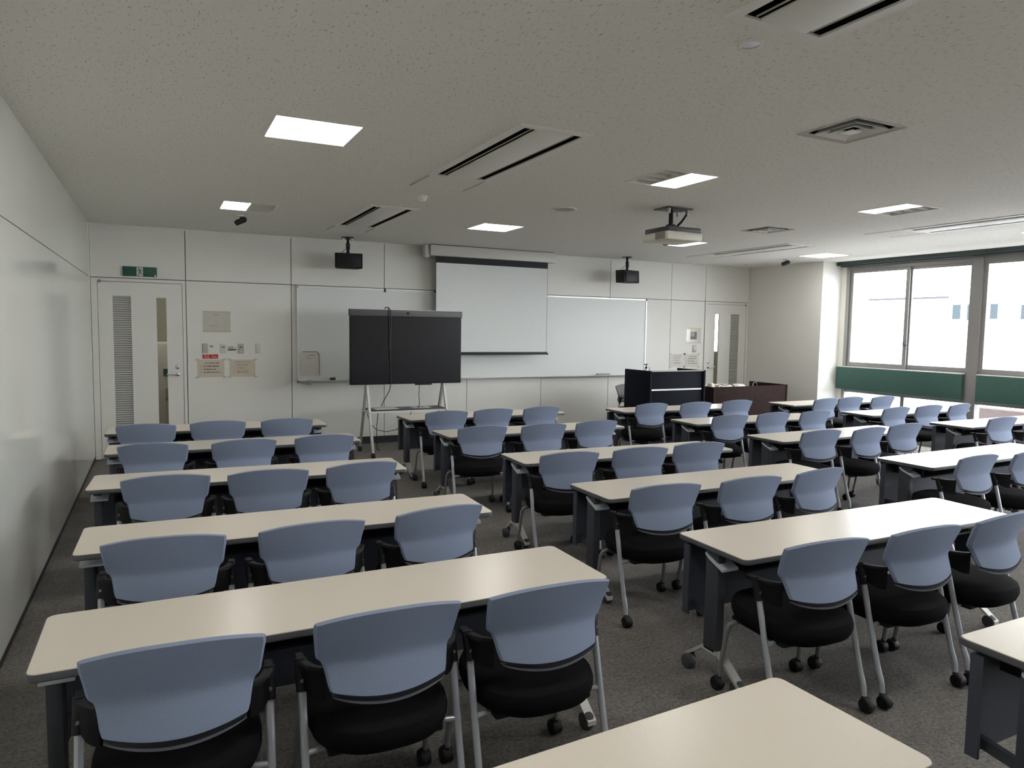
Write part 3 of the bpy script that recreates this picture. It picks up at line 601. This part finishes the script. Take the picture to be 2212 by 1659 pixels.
tag(MB().cbox(2.985, 3.06, L-.10, L-.045, .968, 1.012, .006).build('board_eraser', 'plastic_dark'), 'dark board eraser on the whiteboard tray', 'eraser')
tag(MB().tube([(3.25, L-.075, .975), (3.40, L-.07, .975)], .009, 10).build('marker_pen', 'plastic_dark'), 'dark marker pen lying on the tray beside the display', 'pen')
tag(MB().cbox(2.65, 2.70, L-.155, L-.112, .915, .985, .01).build('tray_clip', 'fixture_grey'), 'grey cloth clip hooked over the tray end', 'clip')
tag(MB().cbox(7.60, 7.86, L-.10, L-.05, .968, 1.005, .006).build('board_eraser', 'fixture_grey'), 'long grey eraser on the whiteboard tray near the lectern', 'eraser')

# ------------------------------------------------------------------ pull-down screen
YS = 10.235
ps = thing('projection_screen', 'pull-down projection screen with black borders hung below the ceiling', 'screen', (4.435, YS, 0))
MB().cbox(0, 2.17, -.07, .07, 2.842, 3.000, .006).build('case', 'case_white', ps)
MB().box(.02, 2.15, -.05, .05, 3.0, H).build('mount_rail', 'plastic_dark', ps, smooth=False)
MB().cbox(-.075, -.005, -.03, .09, 2.815, 3.002, .004).build('end_bracket', 'case_white', ps)
MB().box(.115, 2.045, .004, .008, 2.745, 2.842).build('upper_border', 'screen_black', ps, smooth=False)
MB().box(.115, 2.045, .004, .008, 1.385, 2.745).build('fabric', 'screen_fabric', ps, smooth=False)
MB().box(.109, .115, .0035, .0085, 1.385, 2.842).box(2.045, 2.05, .0035, .0085, 1.385, 2.842).build('side_border', 'screen_black', ps, smooth=False)
MB().cbox(.10, 2.062, -.012, .024, 1.345, 1.388, .004).build('weight_bar', 'screen_black', ps)
MB().cbox(2.055, 2.08, -.014, .026, 1.343, 1.366, .003).build('bar_cap', 'screen_black', ps)

# ------------------------------------------------------------------ speakers on ceiling mounts
def speaker(x, y, rz, label):
    o = thing('ceiling_loudspeaker', label, 'loudspeaker', (x, y, H), rz, 'black loudspeakers hung from the ceiling')
    MB().lathe([(.085, 0), (.085, -.008), (.03, -.012), (.026, -.03)], n=18).build('mount_plate', 'plastic_black', o)
    for sx in (-1, 1): MB().tube([(sx*.06, 0, -.008), (sx*.06, 0, -.05)], .012, 8).build('mount_bolt', 'sill_white', o)
    MB().tube([(0, 0, -.03), (0, 0, -.075), (0, -.005, -.09), (0, -.008, -.16), (0, 0, -.19), (.0, .0, -.225)], [.016, .02, .030, .028, .018, .03], 12).build('swivel_arm', 'plastic_black', o)
    f = [(-.19, -.11), (.19, -.11), (.14, .13), (-.14, .13)]
    MB().loops([[(px*.985, py*.97, -.225 + .03*py) for px, py in f], [(px, py, -.235 + .03*py) for px, py in f], [(px, py-.012, -.425 + .02*py) for px, py in f], [(px*.97, py*.95, -.437+.02*py) for px, py in f]]).build('cabinet', 'plastic_black', o)
    MB().cbox(-.17, .17, -.133, -.110, -.425, -.255, .008).build('grille', 'plastic_black', o)
    MB().tube([(-.02, .03, -.15), (-.07, .05, -.20), (-.10, .06, -.226)], .004, 6).build('cable', 'cable_black', o)
speaker(3.185, 10.13, math.radians(-8), 'black loudspeaker hung above the whiteboard partly hidden by the display')
speaker(7.96, 10.11, math.radians(14), 'black loudspeaker hung above the long whiteboard near the lectern')

# ------------------------------------------------------------------ ceiling projector
cpj = thing('ceiling_projector', 'white projector in a dark cage hung from the ceiling', 'projector', (5.52, 5.90, H))
MB().cbox(-.16, .16, -.12, .12, -.012, 0, .003).build('ceiling_plate', 'plastic_dark', cpj)
for sx, sy in ((-1, -1), (1, -1), (1, 1)): MB().lathe([(.014, -.06), (.014, -.012)], (sx*.12, sy*.08, 0), n=10).build('plate_bolt', 'sill_white', cpj)
MB().tube([(-.03, 0, -.01), (-.03, 0, -.21)], .022, 14).cbox(-.065, .005, -.035, .035, -.215, -.16, .005).build('pole', 'plastic_black', cpj)
MB().tube([(.14, -.04, -.01), (.135, -.04, -.06), (.09, -.02, -.13), (.03, 0, -.19), (-.01, .02, -.215)], .013, 10).build('cable', 'cable_black', cpj)
MB().cbox(-.205, .205, -.19, .20, -.252, -.205, .005).build('mount_cage', 'plastic_dark', cpj)
pb = MB().cbox(-.222, .222, -.20, .21, -.338, -.252, .016).build('body', 'cream_plastic', cpj)
vt = MB()
for k in range(7): vt.box(-.2245, -.2225, -.16, .0, -.325+k*.0098, -.3205+k*.0098)
tag(vt.build('vent_slots', 'ink', pb, smooth=False), kind='stuff')
MB().lathe([(.05, .205), (.05, .225), (.035, .228)], (.08, 0, -.295), 'y', 18).build('lens', 'plastic_black', cpj)

# ------------------------------------------------------------------ ceiling lights, air conditioners, diffusers
NEAR = {0: 'fully lit square ceiling light over the fourth table row beside the glossy wall', 1: 'half-lit square ceiling light nearest the exit door by the glossy wall',
        2: 'fully lit square ceiling light in front of the pull-down screen', 3: 'half-lit square ceiling light just behind the hanging projector',
        4: 'half-lit square ceiling light between projector and windows', 5: 'square ceiling light partly hidden behind the hanging projector',
        6: 'square ceiling light nearest the pale pillar', 7: 'square ceiling light beside the window rail over the third table row', 8: 'square ceiling light over the sixth table row beside the sprinkler',
        9: 'square ceiling light over the sixth table row, second from the windows', 10: 'square ceiling light over the sixth table row beside the windows',
        11: 'square ceiling light over the sixth table row beside the glossy wall', 12: 'unseen square ceiling light added behind the tables, second from the glossy wall',
        13: 'unseen square ceiling light added behind the tables, second from the windows', 14: 'unseen square ceiling light added behind the tables beside the windows'}
for i, (x, y, kd) in enumerate(LIGHTS):
    o = thing('ceiling_light', NEAR.get(i, 'square ceiling light over the rearmost table rows'), 'ceiling light', (x, y, H), 0, 'square recessed ceiling lights')
    a, b = .26, .265; z = .0
    fr = MB().box(-a-.012, a+.012, -b-.012, -b, -.004, .06).box(-a-.012, a+.012, b, b+.012, -.004, .06).box(-a-.012, -a, -b, b, -.004, .06).box(a, a+.012, -b, b, -.004, .06)
    fr.build('frame', 'fixture_white', o, smooth=False)
    B(-a, a, -b, b, .055, .06).build('housing', 'fixture_grey', o, smooth=False)
    if kd == 'full': B(-a, a, -b, b, .0, .004).build('diffuser', 'lamp_lit', o, smooth=False)
    else:
        s = -1 if kd == 'left' else 1
        B(min(0, s*a), max(0, s*a), -b, b, .0, .004).build('diffuser', 'lamp_lit', o, smooth=False)
        B(min(-s*.004, -s*a), max(-s*.004, -s*a), -b, b, .035, .039).build('reflector', 'lamp_off', o, smooth=False)
        B(min(0, -s*.006), max(0, -s*.006), -b, b, .0, .05).build('divider', 'fixture_white', o, smooth=False)
        for k in (-1, 0, 1): B(min(-s*.006, -s*a), max(-s*.006, -s*a), k*.135-.003, k*.135+.003, .002, .036).build('louvre_blade', 'fixture_white', o, smooth=False)
ACN = ['two-slot ceiling air conditioner in the middle of the room behind the smoke detector', 'two-slot ceiling air conditioner nearest the exit door wall', 'two-slot ceiling air conditioner beside the round downlight',
       'two-slot ceiling air conditioner nearest the pale pillar', 'two-slot ceiling air conditioner with reflection-tinted vanes beside the window lights']
for i, (x, y) in enumerate(ACS):
    o = thing('ceiling_air_conditioner', ACN[i], 'air conditioner', (x, y, H), 0, 'two-slot ceiling air conditioners')
    a, b, s0, s1 = .265, .83, .125, .215
    fr = MB().box(-a, a, -b, -.78, -.010, .0).box(-a, a, .78, b, -.010, .0).box(-a, -s1, -.78, .78, -.010, .0).box(s1, a, -.78, .78, -.010, .0)
    fr.build('frame', 'fixture_white', o, smooth=False)
    MB().cbox(-s0, s0, -.775, .775, -.014, 0, .003).build('centre_panel', 'fixture_white', o)
    for s in (-1, 1):
        m = MB().box(min(s*s0, s*s1), max(s*s0, s*s1), -.78, .78, .075, .08).box(min(s*s0, s*(s0+.002)), max(s*s0, s*(s0+.002)), -.78, .78, 0, .08).box(min(s*(s1-.002), s*s1), max(s*(s1-.002), s*s1), -.78, .78, 0, .08)
        for q in (-1, 1): m.box(min(s*s0, s*s1), max(s*s0, s*s1), min(q*.778, q*.78), max(q*.778, q*.78), 0, .08)
        m.build('air_slot', 'slot_black', o, smooth=False)
        xa, xb = s*(s0+.004), s*(s0+.036)
        MB().bar((s*(s0+.018), -.77, .004), (s*(s0+.018), .77, .004), .030, .006, (s*.5, 0, 1)).build('vane', 'vane_sheen' if i == 4 else 'vane_grey', o, smooth=False)
HN = ['beside the smoke detector', 'nearest the exit door wall', None, 'nearest the pale pillar', 'beside the window lights']
for i, (x, y) in enumerate(ACS):
    if HN[i] is None: continue
    o = thing('access_hatch', 'square ceiling access hatch next to the air conditioner %s' % HN[i], 'hatch', (x, y+.83+.27, H), 0, 'ceiling access hatches')
    MB().box(-.255, .255, -.255, -.245, -.003, 0).box(-.255, .255, .245, .255, -.003, 0).build('frame', 'fixture_white', o, smooth=False)
    for q in (-.25, .25): B(q-.009, q+.009, -.245, .245, -.003, 0).build('edge_strip', 'vane_grey', o, smooth=False)
    B(-.243, .243, -.243, .243, -.0015, 0).build('cover', 'ceiling_board', o, smooth=False)
for i, (x, y) in enumerate(DIFF):
    o = thing('air_diffuser', ('square nested ceiling air diffuser beside the round downlight', 'square nested ceiling air diffuser between projector and windows')[i], 'vent', (x, y, H), 0, 'square ceiling air diffusers')
    def ring(nm, r0, z0, r1, z1, m, th=.004):
        a = [(-r0, -r0, z0), (r0, -r0, z0), (r0, r0, z0), (-r0, r0, z0)]; b = [(-r1, -r1, z1), (r1, -r1, z1), (r1, r1, z1), (-r1, r1, z1)]
        c = [(px, py, pz+th) for px, py, pz in b]; d = [(px, py, pz+th) for px, py, pz in a]
        MB().loops([a, b, c, d, a], cap=False).build(nm, m, o, smooth=False)
    ring('outer_frame', .222, -.004, .178, .004, 'diffuser_grey'); ring('cone', .150, -.010, .122, .022, 'fixture_white'); ring('cone', .094, -.012, .070, .018, 'fixture_white')
    B(-.042, .042, -.042, .042, -.012, -.006).build('core', 'fixture_white', o, smooth=False)
    MB().box(-.205, .205, -.205, .205, .09, .095).box(-.205, -.203, -.205, .205, 0, .09).box(.203, .205, -.205, .205, 0, .09).box(-.203, .203, -.205, -.203, 0, .09).box(-.203, .203, .203, .205, 0, .09).build('duct', 'slot_black', o, smooth=False)
dl = thing('downlight', 'round recessed downlight with bright reflector near the sprinkler head', 'downlight', (3.085, 2.41, H))
MB().lathe([(.062, 0), (.062, -.006), (.045, -.008), (.043, -.002)], n=24, cap=False).build('rim', 'fixture_white', dl)
MB().lathe([(.043, -.004), (.030, -.001), (.010, -.0005)], n=24).build('reflector', 'chrome', dl)
sp = thing('sprinkler_head', 'small ceiling sprinkler head beside the round downlight', 'sprinkler', (3.045, 2.435, H))
MB().lathe([(.03, 0), (.026, -.006), (.008, -.008), (.005, -.03)], n=14).lathe([(.014, -.030), (.014, -.033)], n=14).build('head', 'fixture_white', sp)
rs = thing('round_ceiling_speaker', 'flat round grille in the ceiling in front of the projector', 'ceiling speaker', (4.565, 6.474, H))
MB().lathe([(.125, 0), (.122, -.008), (.108, -.010)], n=32).build('rim', 'fixture_white', rs)
MB().lathe([(.106, -.010), (.10, -.0125), (.02, -.014)], n=32).build('grille', 'fixture_grey', rs)
sd = thing('smoke_detector', 'small white domed smoke detector on the ceiling', 'smoke detector', (3.04, 6.56, H))
MB().lathe([(.055, 0), (.055, -.012), (.045, -.018)], n=20).build('base', 'fixture_white', sd)
MB().lathe([(.042, -.018), (.04, -.04), (.028, -.052), (.01, -.055)], n=20).build('sensor', 'fixture_white', sd)
so = thing('sprinkler_head', 'tiny sprinkler head on the ceiling near the smoke detector', 'sprinkler', (3.01, 7.167, H))
MB().lathe([(.025, 0), (.02, -.006), (.006, -.01), (.006, -.03), (.014, -.032)], n=12).build('head', 'fixture_white', so)
for lb, x, y, a in (('small dark dome camera hanging by the half-lit light near exit door', 1.625, 8.80, 2.4), ('small dark camera hanging near the pale pillar', 10.34, 8.87, 2.6)):
    o = thing('security_camera', lb, 'camera', (x, y, H), a, 'ceiling security cameras')
    MB().lathe([(.05, 0), (.048, -.012), (.02, -.016)], n=16).build('base', 'fixture_white', o)
    MB().tube([(0, 0, -.012), (-.02, 0, -.04), (-.03, 0, -.055)], .008, 8).tube([(-.05, 0, -.014), (-.035, 0, -.055)], .005, 6).build('bracket', 'plastic_dark', o)
    MB().tube([(-.075, 0, -.045), (-.06, 0, -.05), (.045, 0, -.085), (.055, 0, -.088)], [.022, .032, .032, .026], 14).build('camera_body', 'plastic_black', o)

# ------------------------------------------------------------------ signs and notices on the front wall
ex = thing('exit_sign', 'green emergency exit sign with a running figure above the door', 'sign', (.365, L, 2.362))
MB().cbox(0, .395, -.028, -.001, 0, .124, .004).build('sign_body', 'green_sign', ex)
B(.160, .234, -.0295, -.028, .004, .118).build('white_field', 'sign_white', ex, smooth=False)
def poly(mb, pts, y0, y1):
    n = len(pts); mb.add([(x, y0, z) for x, z in pts] + [(x, y1, z) for x, z in pts], [tuple(range(n)), tuple(range(2*n-1, n-1, -1))] + [(k, (k+1) % n, n+(k+1) % n, n+k) for k in range(n)])
fg = MB(); y0, y1 = -.0315, -.0295
poly(fg, [(.187+.0085*math.cos(k*PI/5), .102+.0085*math.sin(k*PI/5)) for k in range(10)], y0, y1)
for a, b, wd in (((.196, .088), (.199, .060), .017), ((.190, .086), (.176, .072), .007), ((.176, .072), (.162, .073), .006), ((.198, .086), (.214, .086), .007), ((.214, .086), (.224, .068), .006),
                 ((.197, .062), (.186, .038), .009), ((.186, .038), (.178, .008), .007), ((.200, .060), (.212, .034), .009), ((.212, .034), (.231, .033), .007), ((.178, .010), (.190, .006), .006)):
    fg.bar((a[0], (y0+y1)/2, a[1]), (b[0], (y0+y1)/2, b[1]), wd, .002, (0, 1, 0))
fg.build('running_figure', 'green_sign', ex, smooth=False)
MB().lathe([(.011, -.034), (.012, -.028)], (.375, 0, .016), 'y', 14).build('test_button', 'sign_white', ex)

def lines(o, rows, y, rnd, m='ink'):                          # rows: (x0, x1, z, h): print too small to read, as short marks
    mb = MB()
    for x0, x1, z, h in rows:
        x = x0
        while x < x1:
            wd = h*rnd.uniform(.55, 1.0); e = min(x+wd, x1); top = z + h*rnd.uniform(.35, .5); bot = z - h*rnd.uniform(.35, .5)
            mb.box(x, e, y-.0006, y, bot, top); x = e + h*rnd.choice((.12, .12, .2, .6))
    o_ = mb.build('print', m, o, smooth=False); o_['kind'] = 'stuff'
def notice(label, x0, x1, z0, z1, paper, rows, seed, tape=True, ink='ink', name='taped_notice'):
    o = thing(name, label, 'notice', (x0, L, z0)); w_, h_ = x1-x0, z1-z0
    B(0, w_, -.002, -.0003, 0, h_).build('sheet', paper, o, smooth=False)
    if rows: lines(o, [(a*w_, b*w_, c*h_, d) for a, b, c, d in rows], -.0021, random.Random(seed), ink)
    if tape:
        for x, z in ((0, 0), (w_, 0), (0, h_), (w_, h_)): B(x-.024, x+.024, -.0026, -.0021, z-.012, z+.012).build('tape_strip', 'tape', o, smooth=False)
R1 = [(.28, .80, .80, .013), (.13, .16, .63, .012), (.24, .80, .63, .016), (.13, .16, .45, .012), (.22, .68, .45, .015), (.13, .16, .28, .012), (.24, .86, .28, .015)]
R2 = [(.22, .78, .85, .010), (.18, .21, .69, .011), (.28, .72, .69, .011), (.18, .21, .51, .011), (.28, .63, .51, .011), (.18, .21, .33, .011), (.28, .73, .34, .010), (.29, .75, .25, .010)]
notice('cream notice with bold bulleted lines under the red plate', 1.222, 1.560, 1.040, 1.280, 'paper_cream', R1, 1)
notice('cream notice with thin bulleted lines below the wide black-barred plate', 1.628, 1.965, 1.040, 1.278, 'paper_cream', R2, 2, ink='ink_grey')
notice('pale notice with thin printed lines beside the wall joint by lectern', 9.25, 9.578, 1.098, 1.340, 'paper_pale', R2, 3, ink='ink_grey')
notice('pale notice with bold printed lines close to the lectern-side door', 9.590, 9.930, 1.092, 1.340, 'paper_pale', R1, 4, ink='ink_grey')
o = thing('plastic_sleeve_notice', 'shiny plastic-sleeved sheet taped above the wall switches near exit door', 'notice', (1.300, L, 1.665))
B(0, .350, -.002, -.0003, 0, .262).build('sheet', 'sleeve', o, smooth=False)
rr = []
for j in range(9): rr.append([(.006 + .338*j/8, -.004-.006*abs(math.sin(j*2.1)), z) for z in (.10-.004*j*(j > 5), .125, .16+.006*j*(j > 5))])
mb = MB(); vs = [q for r_ in rr for q in r_]
mb.add(vs, [(j*3+k, j*3+k+1, (j+1)*3+k+1, (j+1)*3+k) for j in range(8) for k in range(2)]).build('clear_sleeve', 'sleeve', o)
lines(o, [(.14, .20, .222, .010), (.10, .25, .155, .006), (.08, .20, .075, .006)], -.0021, random.Random(8), 'ink_grey')
for z in (0, .262): B(-.004, .354, -.0028, -.0021, z-.012, z+.012).build('tape_strip', 'tape', o, smooth=False)
o = thing('plastic_sleeve_notice', 'clear-sleeved sheet with a grey picture taped beside the lectern-side door', 'notice', (9.615, L, 1.553))
B(0, .345, -.002, -.0003, 0, .264).build('sheet', 'sleeve', o, smooth=False)
B(.095, .245, -.0028, -.0021, .06, .205).build('picture', 'ink_grey', o, smooth=False); B(.10, .19, -.0034, -.0029, .115, .20).build('picture_block', 'fixture_grey', o, smooth=False)
for z in (0, .264): B(-.004, .349, -.0028, -.0021, z-.012, z+.012).build('tape_strip', 'tape', o, smooth=False)
rp = thing('red_plate', 'red plate with white numerals below a wall switch', 'sign', (1.286, L, 1.290))
B(0, .202, -.004, -.0005, 0, .064).build('plate', 'plate_pink', rp, smooth=False); B(.005, .197, -.005, -.004, .005, .060).build('red_face', 'red_plate', rp, smooth=False)
def text(s, x, z, h, parent, y, m):
    cu = bpy.data.curves.new('numerals', 'FONT'); cu.body = s; cu.size = h; cu.align_x = 'CENTER'; to = bpy.data.objects.new('tmp', cu); C.objects.link(to)
    dg = bpy.context.evaluated_depsgraph_get(); me = bpy.data.meshes.new_from_object(to.evaluated_get(dg)); bpy.data.objects.remove(to)
    for v in me.vertices: v.co = Vector((x + v.co.x, y, z + v.co.y))
    me.materials.clear(); me.materials.append(M[m]); q = bpy.data.objects.new('numerals', me); C.objects.link(q); q.parent = parent
text('2026', .055, .014, .036, rp, -.0056, 'plate_pink'); text('1096', .148, .014, .036, rp, -.0056, 'plate_pink')
lines(rp, [(.02, .09, .051, .008), (.118, .14, .051, .008)], -.0052, random.Random(5), 'plate_pink')
def switch(label, x0, x1, z0, z1, m, kind):
    o = thing('wall_switch', label, 'switch', (x0, L, z0)); w_, h_ = x1-x0, z1-z0
    MB().cbox(0, w_, -.009, -.0005, 0, h_, .003).build('plate', m, o)
    if kind == 'rocker': MB().cbox(w_*.25, w_*.75, -.012, -.008, h_*.22, h_*.78, .002).build('rocker', 'switch_white', o)
    if kind == 'display':
        B(w_*.25, w_*.78, -.0105, -.009, h_*.58, h_*.74).build('display', 'ink_grey', o, smooth=False); B(w_*.3, w_*.7, -.0105, -.009, h_*.2, h_*.3).build('button', 'switch_white', o, smooth=False)
    if kind == 'bar':
        B(w_*.03, w_*.97, -.0105, -.009, h_*.12, h_*.36).build('black_bar', 'ink', o, smooth=False); B(w_*.05, w_*.6, -.0105, -.009, h_*.5, h_*.85).build('label_strip', 'fixture_grey', o, smooth=False)
    if kind == 'slot': B(w_*.2, w_*.8, -.0105, -.009, h_*.3, h_*.7).build('slot', 'ink_grey', o, smooth=False)
    if kind == 'blank': MB().cbox(w_*.08, w_*.92, -.0115, -.008, h_*.06, h_*.94, .002).build('cover', m, o)
switch('plain grey wall plate directly above the red plate', 1.285, 1.360, 1.367, 1.499, 'switch_grey', 'blank')
switch('tiny framed indicator on the wall above the red plate', 1.382, 1.428, 1.448, 1.474, 'switch_grey', 'slot')
switch('wall controller with small display just before the black-barred plate', 1.513, 1.590, 1.363, 1.497, 'switch_white', 'display')
switch('wide low wall plate with a black bar', 1.612, 1.722, 1.400, 1.466, 'switch_white', 'bar')
switch('wall controller with small display just past the black-barred plate', 1.741, 1.817, 1.362, 1.497, 'switch_grey', 'display')
switch('plain pale wall switch standing alone toward the whiteboard', 1.968, 2.045, 1.367, 1.502, 'switch_white', 'blank')
switch('grey rocker switch above the pale notices by lectern-side door', 9.770, 9.862, 1.372, 1.504, 'switch_grey', 'rocker')
